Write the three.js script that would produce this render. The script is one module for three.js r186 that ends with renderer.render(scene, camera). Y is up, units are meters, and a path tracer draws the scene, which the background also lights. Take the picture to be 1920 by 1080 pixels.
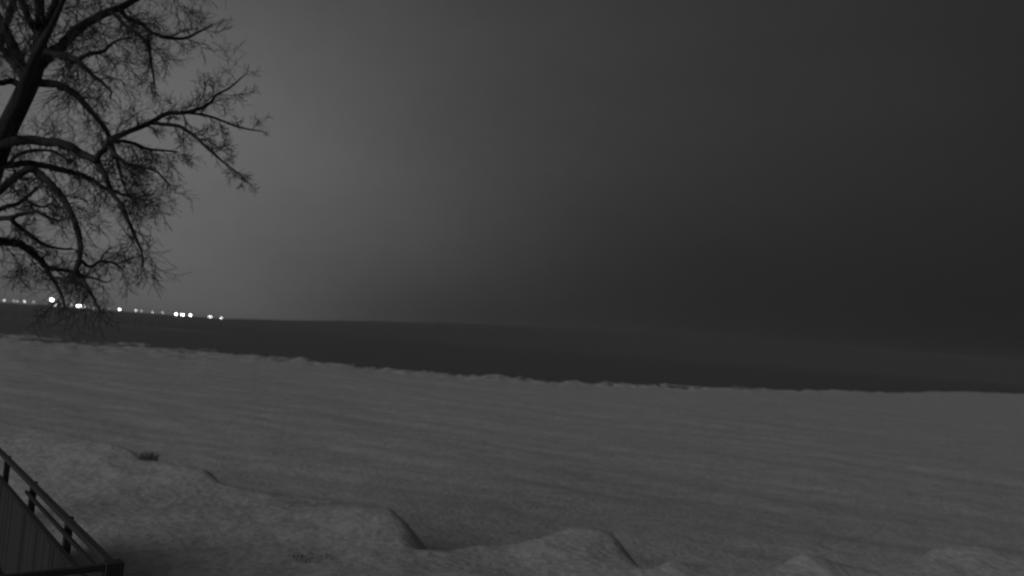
import * as THREE from 'three';
import { mergeGeometries, mergeVertices } from 'three/addons/utils/BufferGeometryUtils.js';
import { ImprovedNoise } from 'three/addons/math/ImprovedNoise.js';

const scene = new THREE.Scene();
const D2R = Math.PI / 180;
function rng(seed) { let s = seed >>> 0; return () => { s = (s + 0x6D2B79F5) >>> 0; let t = s; t = Math.imul(t ^ (t >>> 15), t | 1); t ^= t + Math.imul(t ^ (t >>> 7), t | 61); return ((t ^ (t >>> 14)) >>> 0) / 4294967296; }; }
const noise3 = new ImprovedNoise();
const fbm = (x, y, z, n = 4) => { let a = 0, k = 1, t = 0; for (let i = 0; i < n; i++) { a += k * noise3.noise(x, y, z); t += k; x = x * 2.03 + 7.1; y = y * 2.03 + 3.7; z = z * 2.03 + 1.3; k *= 0.5; } return a / t; };
const smooth = (a, b, x) => { const t = Math.min(1, Math.max(0, (x - a) / (b - a))); return t * t * (3 - 2 * t); };

// ---------------------------------------------------------------- camera (4 m up, tilted 4.3 degrees, pointed slightly up)
const FOCAL = 1507, CX = 960, CY = 540;                      // in pixels of the 1920 x 1080 photograph
const ROLL = Math.atan(0.0755), PITCH = Math.atan(102.2 / FOCAL);
const EYE = new THREE.Vector3(0, 4, 0);
const fwd = new THREE.Vector3(0, Math.sin(PITCH), -Math.cos(PITCH));
const up0 = new THREE.Vector3(0, Math.cos(PITCH), Math.sin(PITCH)), right0 = new THREE.Vector3(1, 0, 0);
const right = right0.clone().multiplyScalar(Math.cos(ROLL)).addScaledVector(up0, Math.sin(ROLL));
const up = up0.clone().multiplyScalar(Math.cos(ROLL)).addScaledVector(right0, -Math.sin(ROLL));
const camera = new THREE.PerspectiveCamera(2 * Math.atan(CY / FOCAL) / D2R, 16 / 9, 0.1, 20000);
camera.focus = 3.2; camera.userData.fStop = 2.2;
camera.position.copy(EYE); camera.up.copy(up); camera.lookAt(EYE.clone().add(fwd));
const ray = (px, py) => fwd.clone().multiplyScalar(FOCAL).addScaledVector(right, px - CX).addScaledVector(up, CY - py).divideScalar(FOCAL);
const at = (px, py, depth) => ray(px, py).multiplyScalar(depth).add(EYE);                                     // a point at a known distance
const onLevel = (px, py, h) => { const r = ray(px, py); return r.multiplyScalar((h - EYE.y) / r.y).add(EYE); };   // where a line of sight meets a level

// ---------------------------------------------------------------- sky: night overcast with the glow of a town low behind the tree
const SW = 2048, SH = 1024, skyData = new Float32Array(SW * SH * 4);
for (let j = 0; j < SH; j++) for (let i = 0; i < SW; i++) {
  const th = ((i + 0.5) / SW - 0.5) * 2 * Math.PI, el = ((j + 0.5) / SH - 0.5) * Math.PI;
  const dx = Math.cos(th) * Math.cos(el), dz = Math.sin(th) * Math.cos(el), dy = Math.sin(el);
  const az = Math.atan2(dx, -dz) / D2R, e = el / D2R;
  let da = az + 27; if (da > 180) da -= 360; if (da < -180) da += 360;
  const eg = Math.max(e, 0);
  const low = smooth(8, 26, da), near = Math.exp(-((da / 18) ** 2)) * Math.exp(-(((eg - 5) / 19) ** 2)) * (1 - low + low * smooth(-2, 8, eg));
  const wide = Math.exp(-((da / 44) ** 2)) * Math.exp(-(((eg - 14) / 30) ** 2));
  let v = 0.0128 * (0.72 + 0.28 * smooth(0, 14, eg)) + 0.064 * near + 0.032 * wide * (0.4 + 0.6 * smooth(-2, 12, eg - 8 * smooth(10, 60, da)));
  const c = fbm(dx * 3.1 + 5, dy * 6.2, dz * 3.1, 4), f = fbm(dx * 60, dy * 60, dz * 60 + 9, 3);
  v *= 1 + 0.16 * c + 0.05 * f;
  const k = (j * SW + i) * 4; skyData[k] = v; skyData[k + 1] = v; skyData[k + 2] = v; skyData[k + 3] = 1;
}
const sky = new THREE.DataTexture(skyData, SW, SH, THREE.RGBAFormat, THREE.FloatType);
sky.mapping = THREE.EquirectangularReflectionMapping; sky.magFilter = THREE.LinearFilter; sky.minFilter = THREE.LinearFilter; sky.needsUpdate = true;
scene.background = sky; scene.environment = sky;

// the moon behind thin cloud, low on the town's side and a little behind the camera: a wide soft source
const moon = new THREE.DirectionalLight(0xffffff, 0.54);
moon.position.set(-76, 43, 60); moon.target.position.set(0, 0, -14); scene.add(moon, moon.target);
moon.castShadow = true; moon.shadow.radius = 80; moon.shadow.mapSize.set(2048, 2048);
Object.assign(moon.shadow.camera, { left: -60, right: 60, top: 60, bottom: -60, near: 1, far: 300 });

const renderer = new THREE.WebGLRenderer();
renderer.toneMapping = THREE.LinearToneMapping; renderer.toneMappingExposure = 1.3; renderer.shadowMap.enabled = true;

// ---------------------------------------------------------------- helpers
const used = {};
const numbered = (n) => { const k = used[n] = (used[n] ?? -1) + 1; return k ? n + '_' + String(k).padStart(3, '0') : n; };
const mesh = (name, g, m, parent) => { const o = new THREE.Mesh(g, m); o.name = parent === scene ? numbered(name) : name; o.castShadow = o.receiveShadow = true; parent.add(o); return o; };
const structure = (name, g, m) => { const o = mesh(name, g, m, scene); o.userData = { kind: 'structure' }; return o; };
const thing = (name, label, category, group) => { const o = new THREE.Group(); o.name = numbered(name); o.userData = { label, category }; if (group) o.userData.group = group; scene.add(o); return o; };
const grey = (v) => new THREE.Color().setRGB(v, v, v);
function grainMap(n, seed, lo, hi, cell, rough) {            // tiling grey grain
  const r = rng(seed), d = new Uint8Array(n * n * 4), layers = [[cell, 0.55], [cell * 4, 0.3], [1, rough]];
  const grids = layers.map(([c]) => { const m = Math.max(1, Math.round(n / c)); return { m, v: Float32Array.from({ length: m * m }, () => r()) }; });
  const tot = layers.reduce((a, l) => a + l[1], 0);
  for (let y = 0; y < n; y++) for (let x = 0; x < n; x++) {
    let s = 0;
    grids.forEach(({ m, v }, q) => { const fx = x / n * m, fy = y / n * m, x0 = Math.floor(fx), y0 = Math.floor(fy), u = fx - x0, w = fy - y0, X = (x0 + 1) % m, Y = (y0 + 1) % m;
      const su = u * u * (3 - 2 * u), sw = w * w * (3 - 2 * w);
      s += layers[q][1] * ((v[y0 * m + x0] * (1 - su) + v[y0 * m + X] * su) * (1 - sw) + (v[Y * m + x0] * (1 - su) + v[Y * m + X] * su) * sw); });
    s /= tot; const b = Math.round(255 * Math.min(1, Math.max(0, lo + (hi - lo) * ((s - 0.5) * 1.7 + 0.5)))), k = (y * n + x) * 4; d[k] = d[k + 1] = d[k + 2] = b; d[k + 3] = 255;
  }
  const t = new THREE.DataTexture(d, n, n); t.wrapS = t.wrapT = THREE.RepeatWrapping; t.magFilter = THREE.LinearFilter; t.minFilter = THREE.LinearMipmapLinearFilter; t.needsUpdate = true; return t;
}

// ---------------------------------------------------------------- ground
const BANK = 0.9;
const crestPx = [[-700, 700], [-300, 742], [-60, 778], [60, 796], [150, 815], [235, 838], [275, 858], [340, 868], [392, 880], [420, 906], [500, 921], [600, 932], [690, 944], [745, 962], [770, 992], [786, 1026], [830, 1030], [900, 1018], [1000, 1013], [1052, 999], [1105, 993], [1150, 1006], [1180, 1034], [1205, 1058], [1235, 1056], [1262, 1046], [1330, 1052], [1400, 1058], [1470, 1050], [1515, 1035], [1560, 1048], [1640, 1062], [1715, 1052], [1760, 1028], [1830, 1020], [1920, 1017], [2050, 1020], [2400, 1050], [3200, 1100]];
const crest = crestPx.map(([x, y]) => { const p = onLevel(x, y, BANK); return [p.x, p.z]; });
const polar = crest.map(([x, z]) => [Math.atan2(x, -z), Math.hypot(x, z)]).sort((p, q) => p[0] - q[0]);
function crestDistance(x, z) {                               // beyond the crest positive, on the camera's side negative
  let best = 1e9; const A = Math.atan2(x, -z), r = Math.hypot(x, z);
  for (let i = 0; i + 1 < crest.length; i++) {
    const [ax, az] = crest[i], [bx, bz] = crest[i + 1], ux = bx - ax, uz = bz - az, t = Math.min(1, Math.max(0, ((x - ax) * ux + (z - az) * uz) / (ux * ux + uz * uz)));
    const ex = x - ax - ux * t, ez = z - az - uz * t, d = ex * ex + ez * ez;
    if (d < best) best = d;
  }
  let k = 0; while (k < polar.length - 2 && polar[k + 1][0] < A) k++;
  const [a0, r0] = polar[k], [a1, r1] = polar[k + 1], t = Math.min(1, Math.max(0, (A - a0) / (a1 - a0)));
  return (r > r0 + (r1 - r0) * t ? 1 : -1) * Math.sqrt(best);
}
// rounded drifts standing on the bank: place, height, width
const drifts = [[700, 985, 0.16, 0.9], [600, 965, 0.1, 1.1], [1105, 1012, 0.2, 0.6], [1040, 1030, 0.1, 0.7], [1262, 1062, 0.12, 0.4], [1515, 1055, 0.14, 0.45], [1800, 1045, 0.16, 0.8], [1900, 1050, 0.14, 0.8], [380, 900, 0.12, 0.8], [200, 850, 0.1, 1.2]].map(([x, y, h, w]) => { const p = onLevel(x, y, BANK); return [p.x, p.z, h, w]; });
// far edge of the snow, seen against the dark ground
const edgePx = [[-1400, 560], [-600, 575], [-150, 598], [0, 611], [130, 622], [280, 638], [430, 652], [560, 668], [720, 686], [900, 699], [1100, 712], [1300, 722], [1500, 729], [1700, 733], [1920, 737], [2200, 742], [2700, 765]];
const edge = edgePx.map(([x, y]) => { const p = onLevel(x, y, 0); return [Math.atan2(p.x, -p.z), Math.hypot(p.x, p.z)]; });
function edgeRadius(a) {
  if (a <= edge[0][0]) return edge[0][1]; for (let i = 0; i + 1 < edge.length; i++) if (a <= edge[i + 1][0]) { const t = (a - edge[i][0]) / (edge[i + 1][0] - edge[i][0]); return edge[i][1] + (edge[i + 1][1] - edge[i][1]) * t; }
  return edge[edge.length - 1][1];
}
function snowHeight(x, z) {
  const r = Math.hypot(x, z), a = Math.atan2(x, -z);
  let h = 0;
  if (r < 60) {
    const s = crestDistance(x, z) + 0.18 * fbm(x * 0.9, 3, z * 0.9, 3);
    const bank = 1 - smooth(-0.25, 0.95, s);
    h = (BANK - 0.065 * Math.min(8, Math.max(0, -s))) * bank + bank * 0.10 * fbm(x * 0.5, 1, z * 0.5, 3) + 0.03 * bank * fbm(x * 2.1, 8, z * 2.1, 3);
    for (const [dx, dz, dh, w] of drifts) h += dh * Math.exp(-((x - dx) ** 2 + (z - dz) ** 2) / (w * w)) * bank;
  }
  const open = smooth(0, 3, h < 0.2 ? 3 : 0) * smooth(8, 22, r);
  // wind ridges across the open snow
  const u = x * 0.94 + z * 0.34, w = z * 0.94 - x * 0.34;
  h += open * (0.26 * fbm(u * 0.06, 5, w * 0.13, 3) + 0.13 * fbm(u * 0.16, 2, w * 0.5, 3));
  const er = edgeRadius(a) * (1 + 0.10 * fbm(Math.sin(a) * 26, 4, Math.cos(a) * 26, 4));
  const out = (r - er) / er;
  // the cover gives out gradually, soonest on the lamps' side: clods and bare gaps, then dry ground
  const side = smooth(-0.2, -0.5, a), zone = smooth(-0.30 - 0.5 * side, 0.30, out);
  h += -1.0 * zone + 0.62 * smooth(0, 0.5, zone) * (fbm(x * 0.8, 6, z * 0.30, 4) + 0.5 * fbm(x * 0.12, 3, z * 0.07, 3));
  return h;
}
{
  const NA = 620, NR = 470, A0 = -78 * D2R, A1 = 62 * D2R, R0 = 2.2, R1 = 420;
  const pos = [], uv = [], idx = [];
  for (let j = 0; j <= NR; j++) for (let i = 0; i <= NA; i++) {
    const a = A0 + (A1 - A0) * i / NA, r = R0 * Math.pow(R1 / R0, Math.pow(j / NR, 0.82)), x = Math.sin(a) * r, z = -Math.cos(a) * r;
    pos.push(x, snowHeight(x, z), z); uv.push(x / 20, z / 20);
  }
  for (let j = 0; j < NR; j++) for (let i = 0; i < NA; i++) { const a = j * (NA + 1) + i, b = a + 1, c = a + NA + 1, d = c + 1; idx.push(a, b, c, b, d, c); }
  const g = new THREE.BufferGeometry(); g.setAttribute('position', new THREE.Float32BufferAttribute(pos, 3)); g.setAttribute('uv', new THREE.Float32BufferAttribute(uv, 2)); g.setIndex(idx); g.computeVertexNormals();
  const map = grainMap(2048, 11, 0.58, 1.0, 8, 0.5);
  structure('snow_ground', g, new THREE.MeshStandardMaterial({ color: grey(0.76), map, bumpMap: map, bumpScale: 0.04, roughness: 0.95 }));
}
{
  const g = new THREE.CircleGeometry(9000, 96).rotateX(-Math.PI / 2); const uv = g.attributes.uv; for (let i = 0; i < uv.count; i++) uv.setXY(i, uv.getX(i) * 3000, uv.getY(i) * 3000);
  const o = structure('ground', g, new THREE.MeshStandardMaterial({ color: grey(0.17), map: grainMap(256, 5, 0.6, 1, 6, 0.4), roughness: 1 })); o.position.y = -0.5;
}
// low wooded rise far off, growing taller away from the lights
{
  const prof = [[-700, 2], [0, 2], [420, 3], [560, 9], [720, 18], [900, 27], [1150, 34], [1400, 38], [1700, 38], [1920, 36], [2400, 30], [3200, 20]];
  const tall = (px) => { for (let i = 0; i + 1 < prof.length; i++) if (px <= prof[i + 1][0]) { const t = (px - prof[i][0]) / (prof[i + 1][0] - prof[i][0]); return prof[i][1] + (prof[i + 1][1] - prof[i][1]) * Math.max(0, t); } return 20; };
  const N = 900, M = 26, pos = [], idx = [];
  for (let j = 0; j <= M; j++) for (let i = 0; i <= N; i++) {
    const px = -700 + 3900 * i / N, a = Math.atan((px - 960) / FOCAL), d = 1500 + 900 * j / M, t = j / M;
    const top = 4 + tall(px) / FOCAL * 2100, x = Math.sin(a) * d / Math.cos(a), z = -d;
    const s = Math.sin(Math.min(1, t * 1.5) * Math.PI / 2) * (t < 0.67 ? 1 : 1 - (t - 0.67) * 2);
    pos.push(x, -1 + (top + 1) * s + (s > 0.05 ? 6 * Math.min(1, top / 25) * (0.5 + fbm(x * 0.02, d * 0.02, 3, 4)) * s : 0), z);
  }
  for (let j = 0; j < M; j++) for (let i = 0; i < N; i++) { const a = j * (N + 1) + i, b = a + 1, c = a + N + 1, d = c + 1; idx.push(a, b, c, b, d, c); }
  const g = new THREE.BufferGeometry(); g.setAttribute('position', new THREE.Float32BufferAttribute(pos, 3)); g.setIndex(idx); g.computeVertexNormals();
  structure('hill', g, new THREE.MeshStandardMaterial({ color: grey(0.12), roughness: 1 }));
}
scene.fog = new THREE.FogExp2(0x9a9a9a, 0.00007);

// ---------------------------------------------------------------- the bare tree
function tube(path, radii, sides = 7, cap = true) {          // tapered round limb through points
  const n = path.length, pos = [], uv = [], idx = []; let N = new THREE.Vector3(0.31, 0.2, 0.93), run = 0; const T = new THREE.Vector3(), B = new THREE.Vector3();
  for (let i = 0; i < n; i++) {
    T.subVectors(path[Math.min(n - 1, i + 1)], path[Math.max(0, i - 1)]).normalize(); N.addScaledVector(T, -N.dot(T)); if (N.lengthSq() < 1e-6) N.set(T.y, -T.x, 0.1); N.normalize(); B.crossVectors(T, N);
    if (i) run += path[i].distanceTo(path[i - 1]);
    for (let k = 0; k <= sides; k++) { const a = k / sides * 2 * Math.PI, c = Math.cos(a) * radii[i], s = Math.sin(a) * radii[i]; pos.push(path[i].x + N.x * c + B.x * s, path[i].y + N.y * c + B.y * s, path[i].z + N.z * c + B.z * s); uv.push(k / sides * 2, run * 2.2); }
  }
  for (let i = 0; i + 1 < n; i++) for (let k = 0; k < sides; k++) { const a = i * (sides + 1) + k, b = a + 1, c = a + sides + 1, d = c + 1; idx.push(a, b, c, b, d, c); }
  if (cap) { const q = n * (sides + 1) - sides - 1; pos.push(path[n - 1].x, path[n - 1].y, path[n - 1].z); uv.push(0, 0); for (let k = 0; k < sides; k++) idx.push(q + k, q + k + 1, pos.length / 3 - 1); }
  const g = new THREE.BufferGeometry(); g.setAttribute('position', new THREE.Float32BufferAttribute(pos, 3)); g.setAttribute('uv', new THREE.Float32BufferAttribute(uv, 2)); g.setIndex(idx); g.computeVertexNormals(); return g;
}
function spline(pts, per) {                                  // [Vector3, radius] -> denser path
  const c = new THREE.CatmullRomCurve3(pts.map((p) => p[0]), false, 'centripetal'), n = (pts.length - 1) * per, path = [], radii = [];
  for (let i = 0; i <= n; i++) { const t = i / n, f = t * (pts.length - 1), k = Math.min(pts.length - 2, Math.floor(f)); path.push(c.getPoint(t)); radii.push(pts[k][1] + (pts[k + 1][1] - pts[k][1]) * (f - k)); }
  return { path, radii };
}
const barkMap = grainMap(256, 31, 0.45, 1, 9, 0.4);
const bark = new THREE.MeshStandardMaterial({ color: grey(0.09), map: barkMap, bumpMap: barkMap, bumpScale: 0.012, roughness: 1 });
const twigBark = new THREE.MeshStandardMaterial({ color: grey(0.08), roughness: 1 });
const TREE = 12, MPP = TREE / FOCAL;
const tree = thing('bare_tree', 'large bare tree with arching leafless branches leaning over the snow', 'tree');
{
  const base = at(-70, 700, TREE); base.y = snowHeight(base.x, base.z) - 0.1; tree.position.copy(base);
}
const local = (g) => g.translate(-tree.position.x, -tree.position.y, -tree.position.z);
const nodes = [];                                            // built points: pixel, depth, radius
const R = rng(77);
function grow(list, p, dir, len, r, level, droop) {
  const n = level > 1 ? 5 : 4, path = [p.clone()], radii = [r], d = dir.clone(), q = p.clone(), kinks = [];
  for (let i = 1; i <= n; i++) {
    d.x += (R() - 0.5) * 0.55; d.y += (R() - 0.5) * 0.55 - droop * 0.12; d.z += (R() - 0.5) * 0.5; d.normalize();
    q.addScaledVector(d, len / n); path.push(q.clone()); radii.push(Math.max(0.0028, r * (1 - 0.75 * i / n))); kinks.push([q.clone(), d.clone()]);
  }
  list.push(tube(path, radii, level > 1 ? 5 : 4, false));
  if (level > 0) for (const [kp, kd] of kinks) { const m = R() < 0.45 ? 2 : 1; for (let c = 0; c < m; c++) {
    const side = new THREE.Vector3(R() - 0.5, R() - 0.5, R() - 0.5).cross(kd).normalize(), nd = kd.clone().multiplyScalar(0.75).addScaledVector(side, 0.55 + R() * 0.4).normalize();
    grow(list, kp, nd, len * (0.45 + R() * 0.3), r * 0.6, level - 1, droop);
  } }
}
// every traced limb: [x, y, half width] in photo pixels, how far its tip comes forward (-) or goes back (+), twig length in m, droop, twig spacing
function limb(name, pts, swing, tw = 0.5, droop = 0.3, density = 1, from) {
  let d0 = TREE, best = 1e9, start = null;
  for (const q of nodes) { const d = Math.hypot(q[0] - pts[0][0], q[1] - pts[0][1]); if (d < best) { best = d; start = q; } }
  if (start) d0 = start[2];
  let run = 0; const acc = [0]; for (let i = 1; i < pts.length; i++) { run += Math.hypot(pts[i][0] - pts[i - 1][0], pts[i][1] - pts[i - 1][1]); acc.push(run); }
  const P = pts.map(([x, y, w], i) => { const t = acc[i] / run, d = d0 + swing * Math.sin(t * 1.45) + 0.08 * Math.sin(i * 2.1 + swing * 9); nodes.push([x, y, d]); return [at(x, y, d), w * d / FOCAL]; });
  if (start && best > 1) P.unshift([at(start[0], start[1], start[2]), P[0][1] * 1.05]);
  const { path, radii } = spline(P, 6);
  const wob = R() * 99; path.forEach((p, i) => { if (i > 2) { const k = radii[i] * 0.5; p.x += k * fbm(wob, i * 0.35, 1, 2); p.y += k * fbm(wob, i * 0.35, 5, 2); p.z += k * fbm(wob, i * 0.35, 9, 2); } });
  const o = mesh(name, local(tube(path, radii, 9)), bark, tree);
  if (tw > 0) {
    const list = [], step = 0.125 / density; let next = path[0].distanceTo(path[path.length - 1]) * 0.12 + 0.12, go = 0;
    for (let i = 1; i < path.length; i++) {
      go += path[i].distanceTo(path[i - 1]);
      const last = i === path.length - 1;
      if (go > next || last) {
        next = go + step * (0.5 + R()); const t = new THREE.Vector3().subVectors(path[i], path[i - 1]).normalize();
        for (let k = 0; k < (last ? 2 : 1); k++) {
          const side = new THREE.Vector3(R() - 0.5, R() - 0.5, (R() - 0.5) * 1.2).cross(t).normalize(), nd = t.clone().multiplyScalar(last ? 1.1 : 0.6).addScaledVector(side, 0.45 + R() * 0.55).normalize();
          grow(list, path[i], nd, tw * (last ? 0.7 : 0.55 + R() * 0.85), Math.min(0.010, Math.max(0.0045, radii[i] * 0.4)), last ? 1 : 2, droop);
        }
      }
    }
    const s = mesh('twigs', local(mergeGeometries(list)), twigBark, o); s.userData.kind = 'stuff';
  }
  return o;
}
{ // trunk: from the ground beside the view up into it
  const yb = tree.position.clone(), P = [[yb.clone(), 0.34], [yb.clone().add(new THREE.Vector3(0.02, 0.35, 0)), 0.25]];
  for (const [x, y, w] of [[-78, 800, 24], [-70, 640, 22], [-55, 500, 21], [-35, 390, 20], [-12, 310, 19], [10, 250, 18.5], [34, 200, 17.5], [55, 155, 17], [68, 120, 15], [75, 88, 12.5], [77, 62, 10.5]]) { P.push([at(x, y, TREE), w * MPP]); nodes.push([x, y, TREE]); }
  for (const [x, y] of [[22, 225], [45, 178], [62, 137], [-24, 350], [-45, 445], [-62, 570]]) nodes.push([x, y, TREE]);
  const { path, radii } = spline(P, 7); mesh('trunk', local(tube(path, radii, 16)), bark, tree);
}
limb('branch', [[77, 62, 9], [86, 45, 8], [96, 25, 7], [104, 0, 6.5], [112, -45, 6], [130, -120, 4]], 0.4, 0.6, 0);
limb('branch', [[73, 66, 7.5], [56, 35, 6.5], [42, 8, 6], [30, -25, 5], [12, -80, 3]], -0.5, 0.5, 0);
limb('branch', [[45, 146, 7], [20, 112, 6], [0, 89, 5.5], [-28, 62, 5], [-90, 20, 3]], 0.6, 0.5, 0);
limb('branch', [[0, 89, 6.5], [5, 62, 7], [16, 32, 6.5], [25, 0, 6], [32, -50, 5], [30, -120, 3]], -0.3, 0.5, 0);
limb('branch', [[50, 160, 7], [22, 153, 6], [0, 155, 5.5], [-45, 150, 4.5], [-140, 170, 3]], -0.8, 0.6, 0.3);
limb('branch', [[68, 126, 11], [92, 106, 10.5], [118, 84, 9.5], [146, 55, 8.5], [190, 29, 7.5], [225, 14, 6.5], [255, -2, 5.5], [300, -30, 4], [380, -70, 2]], 0.9, 0.55, 0.2, 1.4);
limb('branch', [[222, 16, 4.5], [244, 36, 4], [267, 47, 3.8], [292, 64, 3.5], [320, 72, 3.2], [348, 71, 2.8], [372, 60, 2.2], [400, 46, 1.6]], 0.4, 0.32, 0.1, 1.1);
limb('branch', [[205, 22, 4], [238, 50, 3.6], [266, 70, 3.4], [280, 92, 3], [282, 112, 2.6], [287, 137, 2.2], [291, 165, 1.4]], -0.7, 0.3, 0.4, 1.1);
limb('branch', [[72, 104, 8], [86, 98, 7], [111, 103, 6.5], [144, 112, 5.5], [159, 126, 4.6], [173, 140, 4], [190, 154, 3], [210, 172, 2]], -1.1, 0.45, 0.4, 1.2);
limb('branch', [[144, 112, 4.4], [167, 101, 4], [193, 96, 3.4], [207, 84, 2.8], [226, 74, 2], [250, 70, 1.4]], 0.3, 0.4, 0.2, 1.3);
limb('branch', [[58, 160, 9], [80, 155, 8], [111, 160, 7], [139, 175, 6.6], [157, 193, 6], [178, 217, 5], [199, 244, 4.5], [209, 268, 4], [218, 296, 3.4], [223, 315, 3], [230, 340, 2.2], [240, 365, 1.5]], 0.8, 0.45, 0.35, 1);
limb('branch', [[2, 272, 10], [25, 265, 9], [60, 264, 9], [100, 266, 8.5], [131, 276, 8], [156, 290, 7.5], [180, 302, 7], [200, 335, 4.8], [208, 358, 4.4], [230, 389, 4], [244, 421, 3.6], [255, 446, 3], [266, 475, 2], [268, 500, 1.4]], -1.0, 0.4, 0.4, 1);
limb('branch', [[178, 301, 6], [195, 280, 5.5], [208, 262, 5.5], [240, 248, 4.8], [284, 229, 4.5], [312, 213, 4.2], [346, 211, 3.8], [374, 204, 3.4], [394, 193, 2.8], [406, 178, 2.4], [430, 165, 1.8], [456, 143, 1.3]], 0.5, 0.32, 0.1, 0.9);
limb('branch', [[284, 230, 4], [310, 233, 3.8], [336, 237, 3.5], [361, 252, 3.2], [381, 270, 3], [398, 286, 2.5], [417, 302, 2.1], [440, 320, 1.7], [466, 342, 1.2]], -0.5, 0.22, 0.3, 0.8);
limb('branch', [[346, 211, 2.6], [386, 216, 2.4], [420, 228, 2.2], [455, 240, 1.8], [490, 246, 1.2]], 0.5, 0.2, 0.2, 0.7);
limb('branch', [[212, 263, 3.4], [248, 268, 3.2], [275, 279, 2.8], [306, 282, 2.2], [334, 285, 1.4]], 0.4, 0.3, 0.2, 1);
limb('branch', [[200, 276, 3.6], [234, 304, 3.2], [258, 313, 2.8], [284, 317, 2.5], [299, 326, 2], [316, 346, 1.4]], -0.4, 0.32, 0.4, 1.2);
limb('branch', [[-24, 345, 7], [0, 314, 6], [36, 308, 6], [61, 306, 6], [111, 318, 5.5], [140, 324, 5], [168, 334, 4], [196, 352, 3], [240, 368, 2], [290, 378, 1.2]], 0.9, 0.4, 0.35, 1);
limb('branch', [[15, 308, 4], [29, 293, 3.5], [50, 284, 3.2], [78, 282, 3], [104, 285, 2.6], [118, 294, 2]], -0.4, 0.25, 0.4, 0.6);
limb('branch', [[-40, 430, 8], [-18, 378, 7.5], [0, 358, 7], [18, 342, 7], [37, 327, 7], [57, 317, 7], [74, 325, 7], [89, 340, 6.6], [104, 354, 6.4], [118, 372, 6.2], [131, 397, 6], [142, 420, 5.8], [149, 448, 5.2], [150, 484, 4.6], [144, 507, 4.2], [154, 521, 4], [162, 536, 3.4], [174, 556, 2.4], [188, 585, 1.4]], -1.2, 0.4, 0.5, 0.8);
limb('branch', [[-30, 420, 5], [0, 392, 4.4], [16, 386, 4], [31, 383, 3.8], [46, 373, 3.6], [57, 364, 3.2], [71, 352, 2.4]], 0.6, 0.22, 0.1, 0.5);
limb('branch', [[46, 374, 3], [62, 383, 2.6], [78, 388, 2.2], [98, 380, 1.6]], -0.3, 0.25, 0.2, 0.8);
limb('branch', [[-42, 440, 6], [-15, 412, 5], [20, 408, 4.4], [45, 400, 4], [70, 398, 3.6], [83, 404, 3], [98, 411, 2.4], [118, 413, 1.6]], -0.6, 0.22, 0.2, 0.5);
limb('branch', [[22, 409, 4], [30, 421, 4], [45, 432, 3.8], [63, 446, 3.6], [80, 457, 3.2], [94, 462, 2.8], [112, 466, 2.4], [136, 467, 1.8]], 0.5, 0.2, 0.4, 0.5);
limb('branch', [[-52, 480, 9], [-25, 446, 8.5], [0, 451, 8], [18, 454, 7.5], [37, 457, 7], [54, 468, 6.6], [66, 479, 6.2], [78, 489, 6], [86, 499, 5.6], [105, 504, 4.4], [127, 507, 3.6], [146, 516, 3], [170, 520, 2.2], [200, 530, 1.4]], 1.0, 0.42, 0.4, 0.9);
limb('branch', [[84, 496, 4.8], [90, 511, 4.4], [102, 528, 3.8], [114, 550, 3], [122, 575, 2]], -0.6, 0.34, 0.5, 1.1);
limb('branch', [[150, 486, 3.4], [170, 500, 3], [188, 490, 2.6], [210, 492, 2], [230, 505, 1.4]], 0.5, 0.36, 0.6, 1.4);
// the half of the crown that spreads out of view
for (const [x, y, pts, sw] of [[-20, 340, [[-80, 280, 8], [-170, 250, 6.5], [-270, 260, 5], [-370, 310, 2.5]], 0.9], [-50, 480, [[-110, 440, 8], [-200, 430, 6], [-290, 470, 4], [-340, 530, 2]], -0.9], [55, 155, [[10, 60, 9], [-50, -60, 7], [-90, -200, 4]], 1.4], [77, 62, [[70, -40, 8], [60, -160, 6], [90, -280, 3]], -1.2], [-35, 390, [[-60, 330, 8], [-110, 230, 6], [-160, 120, 4], [-190, 40, 2]], -2.2], [34, 200, [[60, 120, 8], [110, 20, 5], [150, -80, 3]], -2.4]])
  limb('branch', [[x, y, pts[0][2] + 1], ...pts], sw, 0.6, 0.1, 0.7);

// ---------------------------------------------------------------- lamps along the far side of the dark ground
const poleMat = new THREE.MeshStandardMaterial({ color: grey(0.12), roughness: 0.7, metalness: 0.4 });
const glow = (v) => new THREE.MeshStandardMaterial({ color: grey(0.6), emissive: 0xffffff, emissiveIntensity: v, roughness: 0.4 });
const glows = { bright: glow(6), medium: glow(1.1), faint: glow(0.6) };
function streetLamp(px, py, depth, size, level, label, group) {
  const top = at(px, py, depth), h = top.y + 0.5, t = thing('street_lamp', label, 'street lamp', group); t.position.set(top.x, -0.5, top.z);
  mesh('pole', new THREE.LatheGeometry([[0, 0], [0.16, 0], [0.14, 0.5], [0.08, 0.7], [0.055, h - size - 0.1], [0, h - size - 0.1]].map((p) => new THREE.Vector2(...p)), 10), poleMat, t);
  const head = mesh('lantern', new THREE.SphereGeometry(size, 16, 12).scale(1, 0.9, 1), glows[level], t); head.position.y = h;
  mesh('cap', new THREE.ConeGeometry(size * 0.75, size * 0.4, 14), poleMat, t).position.y = h + size * 1.02;
  const l = new THREE.PointLight(0xffffff, { bright: 2.5, medium: 0.9, faint: 0.3 }[level], 60, 2); l.position.set(0, h - size - 0.06, 0.12); l.castShadow = true; t.add(l); l.name = 'lamp_light';
}
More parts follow.
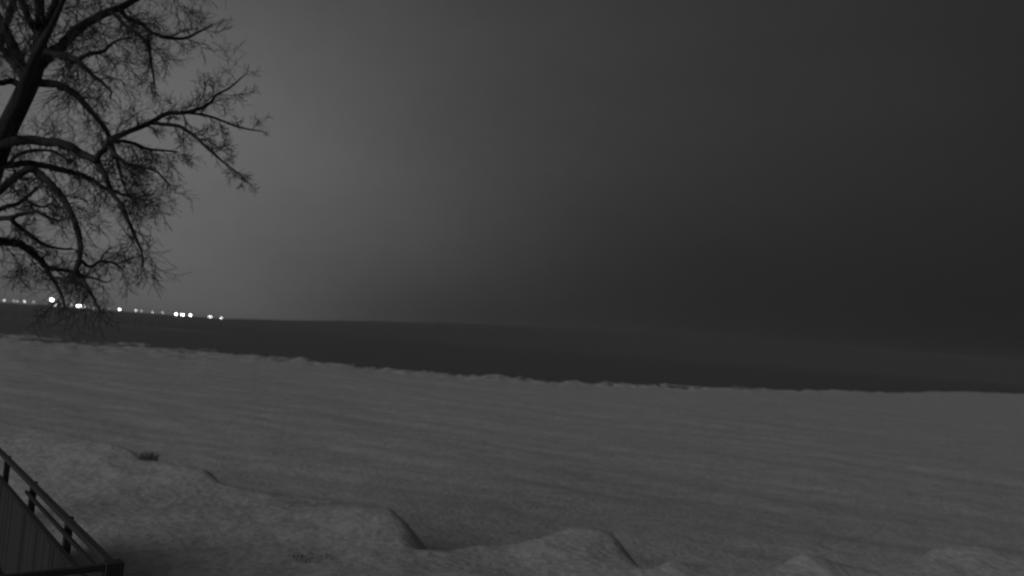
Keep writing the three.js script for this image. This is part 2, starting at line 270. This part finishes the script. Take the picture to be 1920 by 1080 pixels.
function floodMast(px, py, depth, n, w, level, label) {
  const top = at(px, py, depth), h = top.y + 0.5, t = thing('floodlight_mast', label, 'floodlight'); t.position.set(top.x, -0.5, top.z); t.rotation.y = Math.atan2(-top.x, -top.z);
  mesh('mast', new THREE.CylinderGeometry(0.07, 0.14, h - 0.4, 10).translate(0, (h - 0.4) / 2, 0), poleMat, t);
  mesh('crossbar', new THREE.BoxGeometry(n * w, 0.1, 0.1).translate(0, h - 0.45, 0), poleMat, t);
  for (let i = 0; i < n; i++) {
    const x = (i - (n - 1) / 2) * w, f = mesh('floodlight', new THREE.BoxGeometry(w * 0.9, w * 1.1, 0.25), poleMat, t); f.position.set(x, h, 0.05);
    mesh('lens', new THREE.CylinderGeometry(w * 0.42, w * 0.42, 0.04, 18).rotateX(Math.PI / 2).scale(1, 1.15, 1), glows[level], f).position.z = 0.147;
  }
  const l = new THREE.PointLight(0xffffff, level === 'bright' ? 4 : 1.2, 80, 2); l.position.set(0, h, 0.6); l.castShadow = true; l.name = 'lamp_light'; t.add(l);
}
const faint = 'faint small street lamp among the row of lights on the dark skyline', medium = 'dim round street lamp among the row of lights on the dark skyline';
streetLamp(97, 562, 300, 0.62, 'bright', 'tall bright street lamp standing highest in the row of lights');
streetLamp(105, 572, 312, 0.6, 'medium', 'dim short street lamp right below the tallest bright one');
floodMast(151, 574, 300, 3, 0.95, 'bright', 'brightest and widest light of the row, three floodlights on one mast');
streetLamp(224, 580, 300, 0.34, 'bright', 'single bright street lamp between the wide floodlights and the bright trio', undefined);
streetLamp(330, 589, 300, 0.4, 'bright', 'round bright street lamp at the tree side of the bright trio');
floodMast(342, 590, 302, 2, 0.6, 'bright', 'wide twin floodlight in the middle of the bright trio');
streetLamp(357, 591, 300, 0.38, 'bright', 'round bright street lamp on the dark side of the bright trio');
floodMast(394, 594, 300, 2, 0.7, 'medium', 'dim twin floodlight next to the last lamp of the row');
streetLamp(415, 596, 300, 0.4, 'medium', 'last street lamp of the row, farthest from the tree');
for (const [x, y, d] of [[8, 563, 300], [46, 565, 310], [255, 582, 300]]) streetLamp(x, y, d, 0.32, 'medium', medium, 'dim lamps on the skyline');
for (const [x, y, d] of [[26, 564, 306], [32, 565, 300], [63, 566, 308], [134, 572, 300], [175, 577, 310], [205, 579, 304], [265, 583, 300], [286, 585, 306], [305, 586, 300]]) streetLamp(x, y, d, 0.26, 'faint', faint, 'faint lamps on the skyline');

// ---------------------------------------------------------------- corner of a wooden deck below the camera: open rails over a boarded parapet
{
  const woods = [0.05, 0.06, 0.075].map((v) => new THREE.MeshStandardMaterial({ color: grey(v), roughness: 0.85, map: barkMap, bumpMap: barkMap, bumpScale: 0.003 }));
  const TOP = 2.44, A = onLevel(213, 1056, TOP), Bp = onLevel(0, 843, TOP), dir = new THREE.Vector3().subVectors(Bp, A).setY(0).normalize();
  const deck = thing('deck_railing', 'dark wooden deck corner with open rails above a boarded parapet', 'railing'), base = snowHeight(A.x, A.z);
  deck.position.set(A.x, base, A.z); deck.rotation.y = Math.atan2(-dir.z, dir.x);                        // local +x runs along the parapet from the corner
  const side = new THREE.Vector3(0, 0, 1).applyAxisAngle(new THREE.Vector3(0, 1, 0), deck.rotation.y), s = side.dot(new THREE.Vector3(-1, 0, 0.3)) > 0 ? 1 : -1;
  const H = TOP - base, L = 7.2, W = 2.6, rr = rng(4), pick = () => woods[Math.floor(rr() * 3)];
  const box = (x0, x1, y0, y1, z0, z1) => new THREE.BoxGeometry(x1 - x0, y1 - y0, Math.abs(z1 - z0)).translate((x0 + x1) / 2, (y0 + y1) / 2, (z0 + z1) / 2);
  const run = (long, put, open, out) => {                          // one straight side
    put('top_rail', box(0.05, long, H - 0.036, H, -0.022, 0.022)); put('rail', box(0.05, long, H - 0.285, H - 0.255, -0.02, 0.02));
    if (open) put('rail', box(0.05, open, H - 0.142, H - 0.116, -0.011, 0.011));
    for (let x = 1.5; x < long; x += 1.5) put('post', box(x - 0.03, x + 0.03, -0.4, H - 0.038, out * 0.024, out * 0.075));
    const n = Math.floor((long - 0.06) / 0.14); for (let i = 0; i < n; i++) put('board', box(0.06 + i * 0.14, 0.06 + i * 0.14 + 0.132, -0.2, H - 0.292 - 0.006 * rr(), -0.012 - 0.004 * rr(), 0.012));
  };
  run(L, (n, g) => mesh(n, g, pick(), deck), 3.03, -s);
  run(W, (n, g) => mesh(n, g.rotateY(-s * Math.PI / 2), pick(), deck), W, 1);
  mesh('corner_post', box(-0.05, 0.05, -0.4, H + 0.01, -0.05, 0.05), pick(), deck);
  for (let i = 0; i * 0.145 < W; i++) mesh('floor_board', box(0.08, L, H - 1.0, H - 0.97, (0.1 + i * 0.145) * s, (0.1 + i * 0.145 + 0.138) * s), pick(), deck);
}

// ---------------------------------------------------------------- dry tufts standing out of the drifts
const straw = new THREE.MeshStandardMaterial({ color: grey(0.14), roughness: 1, side: THREE.DoubleSide });
function tuft(px, py, h, w, n, seed, label) {
  const r = rng(seed), p = onLevel(px, py, BANK), list = [], t = thing('grass_tuft', label, 'grass tuft'); p.y = snowHeight(p.x, p.z) - 0.03; t.position.copy(p);
  for (let i = 0; i < n; i++) { const a = r() * 6.283, q = Math.sqrt(r()) * w, b = new THREE.Vector3(Math.cos(a) * q, 0, Math.sin(a) * q * 0.7), l = h * (0.5 + 0.6 * r()), lean = new THREE.Vector3((r() - 0.3) * 0.8, 0, (r() - 0.5) * 0.8); list.push(tube([b, b.clone().add(new THREE.Vector3(lean.x * l * 0.3, l * 0.6, lean.z * l * 0.3)), b.clone().add(new THREE.Vector3(lean.x * l, l * 0.9, lean.z * l))], [0.007, 0.005, 0.002], 3, false)); }
  mesh('blades', mergeGeometries(list), straw, t).userData.kind = 'stuff';
}
tuft(276, 862, 0.22, 0.26, 90, 5, 'dark tuft of dry grass at the crest of the snow bank');
tuft(590, 1034, 0.10, 0.3, 60, 6, 'sparse low dry grass stalks in the middle of the snow bank');

renderer.render(scene, camera);
